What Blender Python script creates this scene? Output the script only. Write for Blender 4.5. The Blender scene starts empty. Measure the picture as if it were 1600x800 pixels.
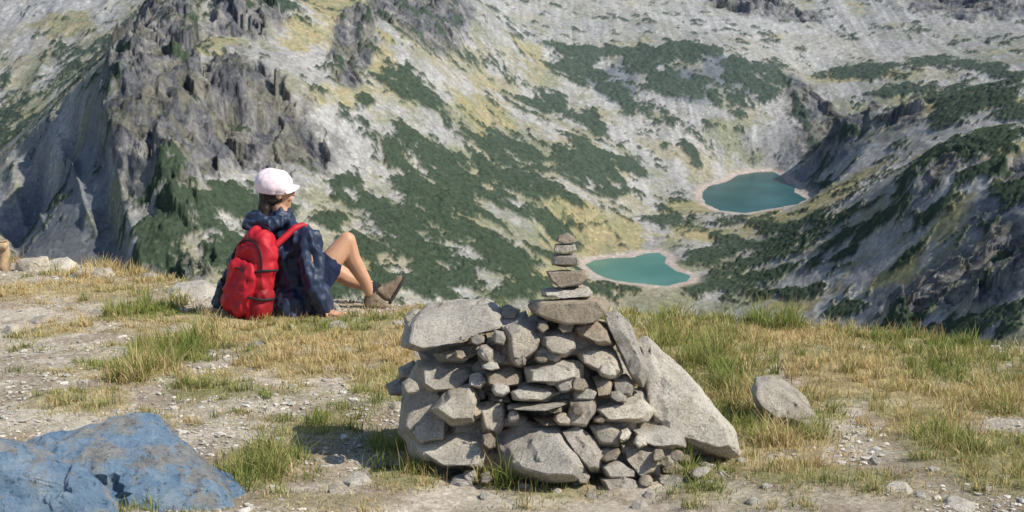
import bpy, bmesh, math, random
import numpy as np
from mathutils import Vector, Matrix, noise as mn
random.seed(7); np.random.seed(7)
sc=bpy.context.scene
sc.view_settings.view_transform='Standard'
sc.view_settings.look='None'; sc.view_settings.exposure=0
COL=sc.collection
FPX=2222.2; PITCH=math.radians(13.9); CP=math.cos(PITCH); SP=math.sin(PITCH); CZ=1.22
# ------------------------------------------------------------------ utils
def ratio_of(py):
    v=(400-py)/FPX
    return (SP-v*CP)/(CP+v*SP)
def W(px,py,Y):
    u=(px-800)/FPX; v=(400-py)/FPX
    s=Y/(CP+v*SP)
    return Vector((u*s,Y,CZ+(-SP+v*CP)*s))
def hsh(ix,iy,seed):
    n=(ix*374761393+iy*668265263+seed*974634777)&0xffffffff
    n=((n^(n>>13))*1274126177)&0xffffffff
    return ((n^(n>>16))&0xffff)/65535.0
def vn(x,y,seed=0):
    fx=np.floor(x); fy=np.floor(y)
    ix=fx.astype(np.int64)+5000; iy=fy.astype(np.int64)+5000
    tx=x-fx; ty=y-fy
    tx=tx*tx*tx*(tx*(tx*6-15)+10); ty=ty*ty*ty*(ty*(ty*6-15)+10)
    a=hsh(ix,iy,seed); b=hsh(ix+1,iy,seed); c=hsh(ix,iy+1,seed); d=hsh(ix+1,iy+1,seed)
    return (a+(b-a)*tx)*(1-ty)+(c+(d-c)*tx)*ty
def fbm(x,y,oct=4,seed=0,gain=.5):
    s=0;a=1;t=0
    for i in range(oct):
        s=s+a*vn(x,y,seed+i*17); t+=a; a*=gain
        x,y=(x*1.6-y*1.2)+13.7,(x*1.2+y*1.6)+7.1
    return s/t
def fbma(x,y,oct=4,seed=0,gain=.5):
    s=0;a=1;t=0
    for i in range(oct):
        s=s+a*vn(x,y,seed+i*17); t+=a; a*=gain
        x,y=x*2.03+13.7,y*2.03+7.1
    return s/t
def ridged(x,y,oct=4,seed=0,gain=.55):
    s=0;a=1;t=0
    for i in range(oct):
        s=s+a*(1-np.abs(2*vn(x,y,seed+i*13)-1)); t+=a; a*=gain
        x,y=(x*1.6-y*1.2)+3.7,(x*1.2+y*1.6)+9.1
    return s/t
def facets(x,y,seed,tilt=1.2):
    """angular block field: every cell is a tilted plane at a random height"""
    fx=np.floor(x).astype(np.int64); fy=np.floor(y).astype(np.int64)
    best=np.full(x.shape,9e9); val=np.zeros(x.shape)
    for dx in (-1,0,1):
        for dy in (-1,0,1):
            cx=fx+dx; cy=fy+dy; ax=cx+5000; ay=cy+5000
            qx=x-(cx+hsh(ax,ay,seed)); qy=y-(cy+hsh(ax,ay,seed+1))
            d=qx*qx+qy*qy; m=d<best
            v=hsh(ax,ay,seed+2)-.5+tilt*((hsh(ax,ay,seed+3)-.5)*qx+(hsh(ax,ay,seed+4)-.5)*qy)
            best=np.where(m,d,best); val=np.where(m,v,val)
    return val
def sstep(a,b,x):
    t=np.clip((x-a)/(b-a),0,1); return t*t*(3-2*t)
def mesh_np(name,V,Q,col=None,smooth=True,nper=4,alpha=None):
    me=bpy.data.meshes.new(name)
    me.vertices.add(len(V)); me.vertices.foreach_set("co",np.asarray(V,dtype=np.float32).ravel())
    nf=len(Q); me.loops.add(nf*nper); me.loops.foreach_set("vertex_index",np.asarray(Q,dtype=np.int32).ravel())
    me.polygons.add(nf); me.polygons.foreach_set("loop_start",np.arange(0,nf*nper,nper,dtype=np.int32))
    me.update(calc_edges=True)
    me.polygons.foreach_set("use_smooth",np.full(nf,smooth))
    if col is not None:
        ca=me.color_attributes.new("Col",'FLOAT_COLOR','POINT')
        rgba=np.ones((len(V),4),dtype=np.float32); rgba[:,:3]=col
        if alpha is not None: rgba[:,3]=alpha
        ca.data.foreach_set("color",rgba.ravel())
    return me
def grid_quads(nr,nc):
    i=np.arange(nr-1)[:,None]*nc+np.arange(nc-1)[None,:]
    i=i.ravel(); return np.stack([i,i+1,i+nc+1,i+nc],1)
def add(me_or_none,name,mat=None,parent=None,**props):
    o=bpy.data.objects.new(name,me_or_none); COL.objects.link(o)
    if mat and me_or_none: me_or_none.materials.append(mat)
    for k,v in props.items(): o[k]=v
    return o
# ------------------------------------------------------------------ materials
def newmat(name,rough=.9,spec=.2):
    m=bpy.data.materials.new(name); m.use_nodes=True
    nt=m.node_tree; b=nt.nodes["Principled BSDF"]
    b.inputs["Roughness"].default_value=rough
    b.inputs["Specular IOR Level"].default_value=spec
    return m,nt,b
def nz(nt,scale,detail=6,rough=.6,coord=None,dim=None):
    n=nt.nodes.new("ShaderNodeTexNoise"); n.inputs["Scale"].default_value=scale
    n.inputs["Detail"].default_value=detail; n.inputs["Roughness"].default_value=rough
    if coord: nt.links.new(coord,n.inputs["Vector"])
    return n
def ramp(nt,inp,stops):
    r=nt.nodes.new("ShaderNodeValToRGB"); e=r.color_ramp.elements
    while len(e)<len(stops): e.new(.5)
    for i,(p,c) in enumerate(stops):
        e[i].position=p; e[i].color=(c[0],c[1],c[2],1)
    nt.links.new(inp,r.inputs[0]); return r
def mix(nt,a,b,fac,mode='MIX'):
    m=nt.nodes.new("ShaderNodeMix"); m.data_type='RGBA'; m.blend_type=mode
    for sock,val in ((m.inputs[0],fac),(m.inputs[6],a),(m.inputs[7],b)):
        if hasattr(val,"links") or hasattr(val,"is_linked"): nt.links.new(val,sock)
        elif isinstance(val,(int,float)): sock.default_value=val
        else: sock.default_value=(val[0],val[1],val[2],1)
    return m.outputs[2]
def bump(nt,h,strength,dist,bsdf,normal=None):
    b=nt.nodes.new("ShaderNodeBump"); b.inputs["Strength"].default_value=strength
    b.inputs["Distance"].default_value=dist; nt.links.new(h,b.inputs["Height"])
    if normal: nt.links.new(normal,b.inputs["Normal"])
    nt.links.new(b.outputs[0],bsdf.inputs["Normal"]); return b.outputs[0]
def geoco(nt):
    t=nt.nodes.new("ShaderNodeNewGeometry"); return t.outputs["Position"]
def mapping(nt,co,scale):
    mp=nt.nodes.new("ShaderNodeMapping"); nt.links.new(co,mp.inputs[0]); mp.inputs["Scale"].default_value=scale; return mp.outputs[0]
def mat_granite(name,base=(.52,.475,.405),dark=(.34,.31,.27),light=(.67,.63,.56),lich=(.20,.195,.155)):
    m,nt,b=newmat(name,.88,.25); co=geoco(nt)
    n1=nz(nt,8,8,.70,co); r1=ramp(nt,n1.outputs[0],[(.32,dark),(.5,base),(.68,light)])
    n2=nz(nt,150,3,.7,co); r2=ramp(nt,n2.outputs[0],[(.36,(.42,.42,.43)),(.47,(.97,.97,.97)),(.7,(1.2,1.18,1.15))])
    c=mix(nt,r1.outputs[0],r2.outputs[0],.8,'MULTIPLY')
    n3=nz(nt,14,8,.78,co); r3=ramp(nt,n3.outputs[0],[(.56,(0,0,0)),(.65,(.85,.85,.85))])
    c=mix(nt,c,lich,r3.outputs[0])
    n6=nz(nt,11,6,.7,mapping(nt,co,(1,1,1.3))); r6=ramp(nt,n6.outputs[0],[(.58,(0,0,0)),(.70,(.55,.55,.55))])
    c=mix(nt,c,(.50,.41,.26),r6.outputs[0])
    oi=nt.nodes.new("ShaderNodeObjectInfo")
    r4=ramp(nt,oi.outputs["Random"],[(0,(.78,.765,.75)),(.5,(1,.98,.945)),(1,(1.15,1.10,1.02))])
    c=mix(nt,c,r4.outputs[0],1.0,'MULTIPLY')
    nt.links.new(c,b.inputs["Base Color"])
    n5=nz(nt,30,12,.78,co); nn=bump(nt,n5.outputs[0],1.0,.022,b)
    bump(nt,n2.outputs[0],.4,.003,b,nn)
    return m
M_GR=mat_granite("granite")
M_GRP=mat_granite("pale_granite",(.62,.58,.51),(.44,.41,.365),(.74,.70,.63),(.31,.30,.255))
M_GRB=mat_granite("brown_granite",(.46,.39,.30),(.30,.255,.20),(.57,.50,.405))
def mat_blue():
    m,nt,b=newmat("blue_painted_rock",.85,.2); co=geoco(nt)
    n1=nz(nt,8,10,.78,co); blue=ramp(nt,n1.outputs[0],[(.30,(.17,.30,.48)),(.43,(.28,.44,.63)),(.54,(.40,.56,.72)),(.66,(.60,.69,.76))])
    n2=nz(nt,14,8,.75,co); g=ramp(nt,n2.outputs[0],[(.36,(.30,.29,.26)),(.6,(.62,.60,.56))])
    n3=nz(nt,6.5,14,.78,co); f=ramp(nt,n3.outputs[0],[(.495,(0,0,0)),(.545,(.95,.95,.95))])
    c=mix(nt,blue.outputs[0],g.outputs[0],f.outputs[0])
    n4=nz(nt,40,8,.82,co); r4=ramp(nt,n4.outputs[0],[(.38,(.28,.30,.33)),(.46,(1,1,1))])
    c=mix(nt,c,r4.outputs[0],.9,'MULTIPLY')
    nt.links.new(c,b.inputs["Base Color"])
    n5=nz(nt,13,14,.82,co); bump(nt,n5.outputs[0],1.0,.065,b); return m
M_BLUE=mat_blue()
def mat_far():
    m,nt,b=newmat("mountain_slope",.95,.05); co=geoco(nt)
    a=nt.nodes.new("ShaderNodeAttribute"); a.attribute_name="Col"
    v=nt.nodes.new("ShaderNodeTexVoronoi"); v.inputs["Scale"].default_value=.5; nt.links.new(co,v.inputs["Vector"])
    bw=nt.nodes.new("ShaderNodeSeparateColor"); nt.links.new(v.outputs["Color"],bw.inputs[0])
    rv=ramp(nt,bw.outputs[0],[(0,(.68,.68,.71)),(.5,(.98,.98,.98)),(.9,(1.09,1.09,1.08)),(1,(1.45,1.43,1.4))])
    c=mix(nt,a.outputs["Color"],rv.outputs[0],.8,'MULTIPLY')
    cr=nz(nt,1,7,.70,mapping(nt,co,(.17,.12,.055)))
    rc=ramp(nt,cr.outputs[0],[(.36,(.38,.40,.45)),(.47,(.86,.86,.88)),(.56,(1.0,1.0,1.0)),(.68,(1.28,1.25,1.2))])
    cc=mix(nt,c,rc.outputs[0],1.0,'MULTIPLY')
    c=mix(nt,c,cc,a.outputs["Alpha"])
    nt.links.new(c,b.inputs["Base Color"])
    n2=nz(nt,.7,4,.7,co); nn=bump(nt,n2.outputs[0],.35,.7,b)
    bp=nt.nodes.new("ShaderNodeBump"); bp.inputs["Distance"].default_value=5; nt.links.new(cr.outputs[0],bp.inputs["Height"]); nt.links.new(a.outputs["Alpha"],bp.inputs["Strength"])
    nt.links.new(nn,bp.inputs["Normal"]); nt.links.new(bp.outputs[0],b.inputs["Normal"])
    return m
def mat_near():
    m,nt,b=newmat("gravelly_soil",.95,.1); co=geoco(nt)
    a=nt.nodes.new("ShaderNodeAttribute"); a.attribute_name="Col"
    n=nz(nt,30,8,.75,co); r=ramp(nt,n.outputs[0],[(.32,(.64,.60,.56)),(.5,(1,1,1)),(.7,(1.2,1.2,1.2))])
    c=mix(nt,a.outputs["Color"],r.outputs[0],.95,'MULTIPLY')
    v=nt.nodes.new("ShaderNodeTexVoronoi"); v.inputs["Scale"].default_value=85; nt.links.new(co,v.inputs["Vector"])
    bw=nt.nodes.new("ShaderNodeSeparateColor"); nt.links.new(v.outputs["Color"],bw.inputs[0])
    rv=ramp(nt,bw.outputs[0],[(0,(.70,.68,.66)),(.6,(1,1,1)),(1,(1.28,1.27,1.25))])
    c=mix(nt,c,rv.outputs[0],.7,'MULTIPLY')
    nt.links.new(c,b.inputs["Base Color"])
    n2=nz(nt,22,10,.78,co); nn=bump(nt,n2.outputs[0],.8,.028,b)
    bump(nt,v.outputs["Distance"],-.7,.008,b,nn); return m
def mat_simple(name,col,rough=.8,spec=.3,var=.25,scale=30,bstr=.2,bd=.004,obj=False):
    m,nt,b=newmat(name,rough,spec); co=geoco(nt)
    n=nz(nt,scale,5,.6,co); lo=[c*(1-var) for c in col]; hi=[min(1,c*(1+var)) for c in col]
    r=ramp(nt,n.outputs[0],[(.3,lo),(.7,hi)]); nt.links.new(r.outputs[0],b.inputs["Base Color"])
    if bstr: bump(nt,n.outputs[0],bstr,bd,b)
    return m
# ------------------------------------------------------------------ world, sun, camera
elev=math.radians(46)
S=Vector((.95*math.cos(elev),-.312*math.cos(elev),math.sin(elev))).normalized()
w=bpy.data.worlds.new("World"); sc.world=w; w.use_nodes=True
nt=w.node_tree; sky=nt.nodes.new("ShaderNodeTexSky"); sky.sky_type='NISHITA'; sky.sun_disc=False
sky.sun_elevation=elev; sky.sun_rotation=math.atan2(S.x,S.y); sky.altitude=1000
nt.links.new(sky.outputs[0],nt.nodes["Background"].inputs[0]); nt.nodes["Background"].inputs[1].default_value=.14
ld=bpy.data.lights.new("sun",'SUN'); ld.energy=5; ld.angle=math.radians(.5); ld.color=(1,.95,.85)
lo=bpy.data.objects.new("sun",ld); COL.objects.link(lo); lo.rotation_euler=S.to_track_quat('Z','Y').to_euler(); lo.location=(20,-5,30)
cd=bpy.data.cameras.new("camera"); cam=bpy.data.objects.new("camera",cd); COL.objects.link(cam)
cam.location=(0,0,CZ); cam.rotation_euler=(math.pi/2-PITCH,0,0); cd.lens=50; cd.sensor_width=36
cd.clip_start=.1; cd.clip_end=6000; cd.dof.use_dof=True; cd.dof.focus_distance=5.2; cd.dof.aperture_fstop=12
sc.camera=cam
# ------------------------------------------------------------------ far terrain
CT=[(-150,-60,1750),(100,-60,1620),(600,-60,1330),(850,-60,1750),(1100,-60,1830),(1400,-60,1830),(1750,-60,1780),
(0,0,1520),(130,0,1470),(225,15,1400),(0,100,1370),(110,100,1320),(0,200,1230),(60,180,1210),(-120,300,1120),(-60,290,1090),
(280,0,1100),(400,-50,1150),(190,65,980),(155,130,910),(160,200,850),(95,270,925),(20,360,905),(-40,410,870),(-150,450,820),(185,330,800),
(300,100,960),(400,60,1050),(300,180,880),(420,180,925),(500,150,985),(500,220,935),(250,260,825),(350,260,855),(220,340,785),
(300,380,770),(400,350,812),(500,330,862),(300,470,700),(150,430,740),(450,470,740),(0,470,740),
(500,20,1180),(560,100,1090),(620,50,1160),(700,100,1215),(740,0,1370),(640,180,1045),(560,260,950),(700,250,1025),(800,150,1260),(800,220,1140),
(650,350,900),(600,450,800),(750,350,935),(800,430,865),(700,500,790),(900,300,1065),(900,220,1175),(850,100,1380),(950,370,1010),
(950,60,1480),(1000,150,1350),(1100,80,1440),(1100,180,1330),(1200,100,1430),(1200,200,1330),(1250,240,1290),(1000,230,1250),(1050,280,1210),(1000,330,1110),
(1000,0,1630),(1250,0,1660),(1400,0,1650),(1550,0,1610),(1300,60,1545),(1500,60,1520),(1270,120,1450),(1400,112,1410),(1550,112,1350),
(1230,188,1300),(1330,172,1240),(1450,155,1180),(1600,130,1110),(1300,240,1200),(1400,235,1110),(1480,225,1050),
(1620,190,880),(1490,212,930),(1430,250,955),(1500,300,830),(1400,320,870),(1350,290,985),(1300,350,940),(1250,420,905),(1350,400,860),(1450,400,800),(1570,340,765),
(1500,440,725),(1640,400,665),(1420,470,750),(1620,520,600),(1500,540,650),(1350,510,770),(1200,500,860),(1000,490,900),(900,500,860),
(1180,300,1195),(1000,418,985),(1100,360,1080),(1200,380,1010),(1120,430,960)]
cp=[W(*c) for c in CT]
cpn=[(p.x,p.y,p.z) for p in cp]
cpn+=[(345,975,-163),(300,1030,-190),(372,1250,-180),(320,1310,-196)]
for x in (-150,-70,0,70,150): cpn.append((x,120,-85))
for x in (-260,-130,0,130,260): cpn.append((x,400,-235))
for x in (-60,0,60): cpn.append((x,40,-38))
for x in (-1100,-500,0,500,1100): cpn.append((x,2500,120))
cpn=np.array(cpn); NC=len(cpn); KS=16.0**2
def kern(d2): return np.sqrt(d2+KS)
D2=((cpn[:,None,:2]-cpn[None,:,:2])**2).sum(-1)
A=np.zeros((NC+3,NC+3)); A[:NC,:NC]=kern(D2)-np.eye(NC)*3.0; A[:NC,NC]=1; A[:NC,NC+1:]=cpn[:,:2]; A[NC,:NC]=1; A[NC+1:,:NC]=cpn[:,:2].T
sol=np.linalg.solve(A,np.concatenate([cpn[:,2],[0,0,0]]))
def hbase(x,y):
    z=sol[NC]+sol[NC+1]*x+sol[NC+2]*y
    for i in range(NC): z=z+sol[i]*np.sqrt((x-cpn[i,0])**2+(y-cpn[i,1])**2+KS)
    return z
YS=np.linspace(560,2100,1800)
def hit(px,py):
    u=(px-800)/FPX; v=(400-py)/FPX; k=1/(CP+v*SP)
    xs=u*k*YS; zs=CZ+(-SP+v*CP)*k*YS
    h=hbase(xs,YS); idx=np.argmax(h>zs)
    if not (h>zs).any(): idx=len(YS)-1
    return np.array([xs[idx],YS[idx]])
def blobs(X,Y,L):
    out=np.zeros_like(X)
    for (px,py,rx,ry,rot) in L:
        c=hit(px,py); th=math.radians(rot)
        a=hit(px+rx*math.cos(th),py+rx*math.sin(th))-c
        b=hit(px+ry*math.sin(th),py-ry*math.cos(th))-c
        k=c[1]/FPX
        lim=9*k
        if np.linalg.norm(a)>rx*lim: a*=rx*lim/np.linalg.norm(a)
        if np.linalg.norm(b)>ry*lim: b*=ry*lim/np.linalg.norm(b)
        det=a[0]*b[1]-a[1]*b[0]
        if abs(det)<.25*np.linalg.norm(a)*np.linalg.norm(b):
            b=np.array([-a[1],a[0]])*ry/rx; det=a[0]*b[1]-a[1]*b[0]
        dx=X-c[0]; dy=Y-c[1]
        m1=(dx*b[1]-dy*b[0])/det; m2=(a[0]*dy-a[1]*dx)/det
        out=np.maximum(out,1.6-np.sqrt(m1*m1+m2*m2))
    return np.clip(out,0,1.6)
ys=np.concatenate([np.linspace(22,600,60,endpoint=False),np.linspace(600,1750,1180,endpoint=False),np.linspace(1750,2500,60)])
ts=np.linspace(-.47,.47,1080)
Yg=np.repeat(ys[:,None],len(ts),1); Xg=Yg*ts[None,:]
X=Xg.ravel(); Y=Yg.ravel()
Z=hbase(X,Y)
ROCK=[(330,150,160,75,20),(250,80,70,60,-30),(210,170,50,70,0),(430,190,100,55,20),(300,250,110,40,0),(675,50,50,60,40),(700,15,50,26,30),(1490,440,110,44,-20),(1570,370,50,40,0),(1420,480,50,28,-40),
(1290,205,60,14,-5),(1190,10,80,16,8),(1500,4,120,18,6),(560,60,34,50,40),(640,10,70,20,10),(380,20,60,30,10),(1400,185,40,12,-10),(1470,262,60,14,-25),(1590,260,30,20,-20)]  # long top-right blob: dark ridge rock standing in for shade there
SHADE_FLANKL=[(95,290,60,70,-45),(140,220,36,50,-45),(50,350,60,40,-40),(130,330,50,40,-40)]  # left spur flank: shade painted into the colour and carved into the shape
SHADE_ROCKR=[(1560,330,60,30,-25),(1440,300,50,20,-40),(1290,225,60,16,-5),(1380,470,50,20,-30),(965,130,50,36,20),(1060,130,60,26,10),(1150,115,50,24,20)]  # right ridge shade painted as colour only, plus some dark crag
PINE=[(640,130,38,22,40),(655,160,38,18,35),(570,160,14,12,0),(528,105,10,14,0),(690,250,75,26,20),(790,232,60,16,10),(920,245,60,22,18),(980,260,35,12,25),(620,250,40,22,30),
(700,345,80,40,20),(780,400,60,26,25),(860,340,40,16,15),(590,330,50,24,20),(640,400,60,22,10),(820,450,50,18,10),(700,440,60,22,0),(560,390,30,18,0),(865,165,34,16,20),(930,195,30,14,40),(900,110,40,26,30),(940,88,60,14,-5),
(1060,85,80,15,-4),(1040,130,22,28,60),(1090,135,24,28,60),(1150,110,34,24,40),(1205,115,34,20,20),(960,150,36,22,40),(1000,100,40,16,20),(1120,150,24,16,30),
(1350,115,70,10,-8),(1470,100,60,10,4),(1560,110,40,8,10),(1260,195,50,12,8),(1400,150,60,10,-12),(1510,150,80,14,-10),(1580,180,40,14,-10),(1340,205,45,10,-10),
(1520,225,80,16,-10),(1440,262,50,14,-50),(1100,400,50,15,-10),(1170,385,60,9,-8),(1230,360,60,8,-20),(1080,455,90,14,-6),(1200,430,60,9,-15),(960,460,60,13,5),(1000,380,16,8,0),
(1470,520,90,10,-8),(1560,490,60,8,-20),(1400,510,50,10,-30),(1330,330,30,6,-30),(250,360,80,38,-10),(330,320,70,28,-15),(200,400,80,28,0),(370,390,50,34,0),(450,440,70,34,0),(540,450,50,26,0),(240,310,50,14,-20),(8,130,8,10,0),(190,95,14,10,0),(400,330,50,20,0),
(960,300,26,10,10),(1240,270,18,14,30),(1080,235,20,8,30),(520,350,30,14,0),(1300,262,30,6,-20),(1150,350,24,5,-15),(890,400,40,10,0),(540,290,26,12,0),(1420,400,30,7,-40),(1290,385,30,5,-20),(1100,300,14,8,0),(1040,345,24,7,0),(740,300,60,20,20),(830,290,50,16,15),(650,300,50,20,20),(1330,480,40,8,-15),(1250,460,50,8,-10),(450,370,40,20,10),
(1550,265,60,14,-15),(1460,330,60,9,-35),(1590,300,40,12,-20),(1370,350,40,7,-35),(1300,410,40,6,-25),(1560,205,50,12,-8)]
OCH=[(950,355,70,22,5),(1090,370,80,14,-5),(1180,345,70,12,-10),(1300,310,90,14,-25),(1380,270,50,12,-25),(520,30,90,30,30),(760,165,60,26,25),(540,130,30,60,-10),(1340,125,70,9,-6),(1310,450,60,16,-20),(1400,420,60,16,-30),(1290,470,70,14,-10),
(1240,480,80,12,0),(600,80,40,30,30),(330,60,40,30,0),(1080,330,60,10,0),(880,430,40,12,0),(100,40,60,20,0),(470,60,40,40,0),(900,330,40,18,0),(1180,235,60,9,0),(830,80,30,30,30),(1560,290,50,20,-20),(1480,350,70,24,-30),(1560,240,40,12,-10),(1400,380,70,16,-35),(1500,310,70,18,-25),(1560,160,60,10,-8),(1440,175,60,10,-8)]
rk=blobs(X,Y,ROCK); fll=blobs(X,Y,SHADE_FLANKL); fl=np.maximum(fll,blobs(X,Y,SHADE_ROCKR))
pn=blobs(X,Y,PINE); oc=blobs(X,Y,OCH)
wx=X+18*(fbm(X/30,Y/30,3,91)-.5); wy=Y+18*(fbm(X/30,Y/30,3,97)-.5)
def lake_poly(L,zl):
    out=[]
    for px,py in L:
        r=ratio_of(py); Yl=(CZ-zl)/r; p=W(px,py,Yl); out.append((p.x,p.y))
    return np.array(out)
ZL1=-238.5; ZL2=-250.0
L1=lake_poly([(1097,302),(1106,291),(1135,284),(1152,274),(1180,269),(1205,268),(1222,275),(1229,286),(1243,291),(1240,300),(1262,311),(1245,319),(1200,327),(1165,333),(1125,329),(1102,318)],ZL1)
L2=lake_poly([(916,414),(925,407),(955,403),(990,402),(1008,396),(1030,395),(1042,402),(1038,412),(1055,422),(1078,431),(1074,440),(1040,447),(1005,443),(980,441),(945,434),(926,424)],ZL2)
def sdist(X,Y,P):
    d=np.full(X.shape,1e9); ins=np.zeros(X.shape,bool)
    n=len(P)
    for i in range(n):
        ax,ay=P[i]; bx,by=P[(i+1)%n]
        ex,ey=bx-ax,by-ay
        t=np.clip(((X-ax)*ex+(Y-ay)*ey)/(ex*ex+ey*ey),0,1)
        d=np.minimum(d,np.hypot(X-ax-t*ex,Y-ay-t*ey))
        c=((ay>Y)!=(by>Y))&(X<(bx-ax)*(Y-ay)/(by-ay+1e-9)+ax)
        ins^=c
    return np.where(ins,-d,d)
sel=(Y>850)&(Y<1400)
s1=np.full(X.shape,1e3); s2=s1.copy()
s1[sel]=sdist(X[sel],Y[sel],L1); s2[sel]=sdist(X[sel],Y[sel],L2)
jit=(fbm(X/9,Y/9,3,55)-.5)*6
ls=np.minimum(s1,s2)
damp=sstep(5,70,ls)
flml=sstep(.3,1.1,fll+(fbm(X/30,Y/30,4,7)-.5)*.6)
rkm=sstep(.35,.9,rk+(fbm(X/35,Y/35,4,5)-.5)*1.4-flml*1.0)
shade_rock=sstep(.4,.9,fl+(fbm(X/30,Y/30,4,7)-.5)*1.2)
far_fade=sstep(350,650,Y)
rsc=1-.45*sstep(150,260,X)
rsc=rsc*(1-.35*sstep(-170,-110,X)*sstep(150,0,X))
Z=Z-flml*22  # left flank carved down so the crest puts it in shade
Z=Z+far_fade*damp*rsc*((fbm(wx/110,wy/110,4,31)-.5)*14 + (ridged(wx/30,wy/60,4,41)-.55)*4)*(1-.5*flml)
si=np.where((rkm>.01)&(Y>500))[0]
xs_=wx[si]; ys_=wy[si]
hx=xs_+.35*ys_; hy=ys_-.2*xs_
fac=facets(hx/40,hy/56,601,1.9)*15+facets(hx/17,hy/25,611,2.0)*7+facets(hx/7,hy/10,621,2.0)*2.8+(ridged(xs_/60,ys_/90,4,21)-.55)*22+(ridged(xs_/14,ys_/24,3,61)-.5)*5
Z[si]+=(fac*rkm[si]*rsc[si]*damp[si])
Z=Z+far_fade*damp*(fbm(X/6,Y/6,3,71)-.5)*1.2
for s,zl in ((s1,ZL1),(s2,ZL2)):
    s=s+jit*.5
    t=sstep(0,45,s)
    near=s<45
    tgt=zl+np.where(s<0,np.maximum(s*.35,-6),s*.09)
    Z=np.where(near,tgt*(1-t)+Z*t,Z)
f1=fbm(wx/18,wy/18,6,81,.72)-.5
pv=pn*.98+f1*3.3
spars=(fbm(X/70,Y/70,4,83)-.5)
pv=np.maximum(pv,(fbm(wx/13,wy/13,5,85,.73)+spars*.8-.59)*6*sstep(1480,1350,Y)*(1-.8*sstep(.7,1.2,oc)))
pv=pv-rkm*.35*sstep(200,250,X)-flml*.6
pm=sstep(.47,.64,pv)*sstep(6,16,ls)
clump=1-np.abs(2*vn(X/2.6,Y/2.6,88)-1)
Z=Z+pm*(.9+clump*1.6)
def C(*c): return np.array(c)[None,:]
def mx(a,b,t): return a+(b-a)*t[:,None]
n1=fbm(X/60,Y/60,5,101); n2=fbma(X/5+wx/40,Y/95,4,103); n3=fbm(X/3.2,Y/3.2,3,107,.7); n4=fbm(X/28,Y/28,6,109,.66)
st=fbma(X/3.2+wx/50,Y/120,3,131)
col=mx(C(.27,.262,.245),C(.385,.372,.345),sstep(.33,.67,n2*.45+n1*.55))
col=mx(col,C(.44,.425,.40),sstep(.56,.68,st)*sstep(1050,1350,Y)*.7)
spk=sstep(.28,.72,n3)
col=col*(.86+.25*spk)[:,None]
ol=sstep(.37,.61,n4+.25*(fbm(X/160,Y/160,2,111)-.5))*(1-.6*sstep(1300,1500,Y))
grasscol=mx(C(.19,.195,.10),C(.28,.25,.145),sstep(.4,.6,n1))*(.88+.24*spk)[:,None]
col=mx(col,grasscol,ol*.78)
om=sstep(.5,1.05,oc+(n4-.5)*3.2)
col=mx(col,mx(C(.34,.28,.14),C(.235,.225,.105),sstep(.4,.6,fbm(X/12,Y/12,5,117,.7))),om*.82)
rcol=mx(C(.13,.133,.145),C(.30,.285,.265),sstep(.32,.68,fbm(X/9,Y/13,5,113,.65)))
gz_=sstep(.50,.62,fbm(wx/18,wy/18,5,119,.68))
rcol=mx(rcol,C(.21,.195,.115),gz_*.55)
shade_rock_col=mx(C(.09,.102,.13),C(.155,.165,.185),sstep(.35,.65,fbm(X/12,Y/20,5,121,.65)))  # blue-grey flank colour: painted shade together with darker rock
col=mx(col,shade_rock_col,shade_rock*.8)
col=mx(col,rcol,rkm*.95)
pc=mx(C(.022,.038,.021),C(.052,.073,.034),clump*.5+.5*n3)
col=mx(col,pc,pm*.98)
sh=sstep(9,4,ls+jit*.6)
col=mx(col,C(.44,.37,.315),sh*(1-pm))
haze_mix=.03+.10*sstep(750,1700,Y)
col=mx(col,C(.27,.335,.44),haze_mix)  # bluish aerial haze painted into the slope colour, stronger with distance
V=np.stack([X,Y,Z],1)
M_FAR=mat_far()
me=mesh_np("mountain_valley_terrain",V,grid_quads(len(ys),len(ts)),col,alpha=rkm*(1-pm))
add(me,"mountain_valley_terrain",M_FAR,kind="structure",label="steep scree mountain valley with dark dwarf pine patches",category="mountain")
def lake(name,P,zl,c1,c2,label):
    m,nt,b=newmat(name+"_water",.28,.35); co=geoco(nt)
    n=nz(nt,.025,4,.5,co); r=ramp(nt,n.outputs[0],[(.35,c1),(.65,c2)]); nt.links.new(r.outputs[0],b.inputs["Base Color"])
    n2=nz(nt,.8,4,.6,co); bump(nt,n2.outputs[0],.25,.3,b)
    c=P.mean(0); bm=bmesh.new(); vs=[bm.verts.new((c[0]+(p[0]-c[0])*1.12,c[1]+(p[1]-c[1])*1.12,zl)) for p in P]
    bm.faces.new(vs); bmesh.ops.triangulate(bm,faces=bm.faces[:])
    me=bpy.data.meshes.new(name); bm.to_mesh(me); bm.free()
    add(me,name,m,kind="structure",label=label,category="lake")
lake("mountain_lake",L1,ZL1,(.004,.052,.060),(.014,.10,.102),"dark teal mountain lake with pale stony shore")
lake("mountain_lake",L2,ZL2,(.045,.155,.122),(.085,.215,.165),"milky green mountain lake with pale stony shore")
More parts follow.
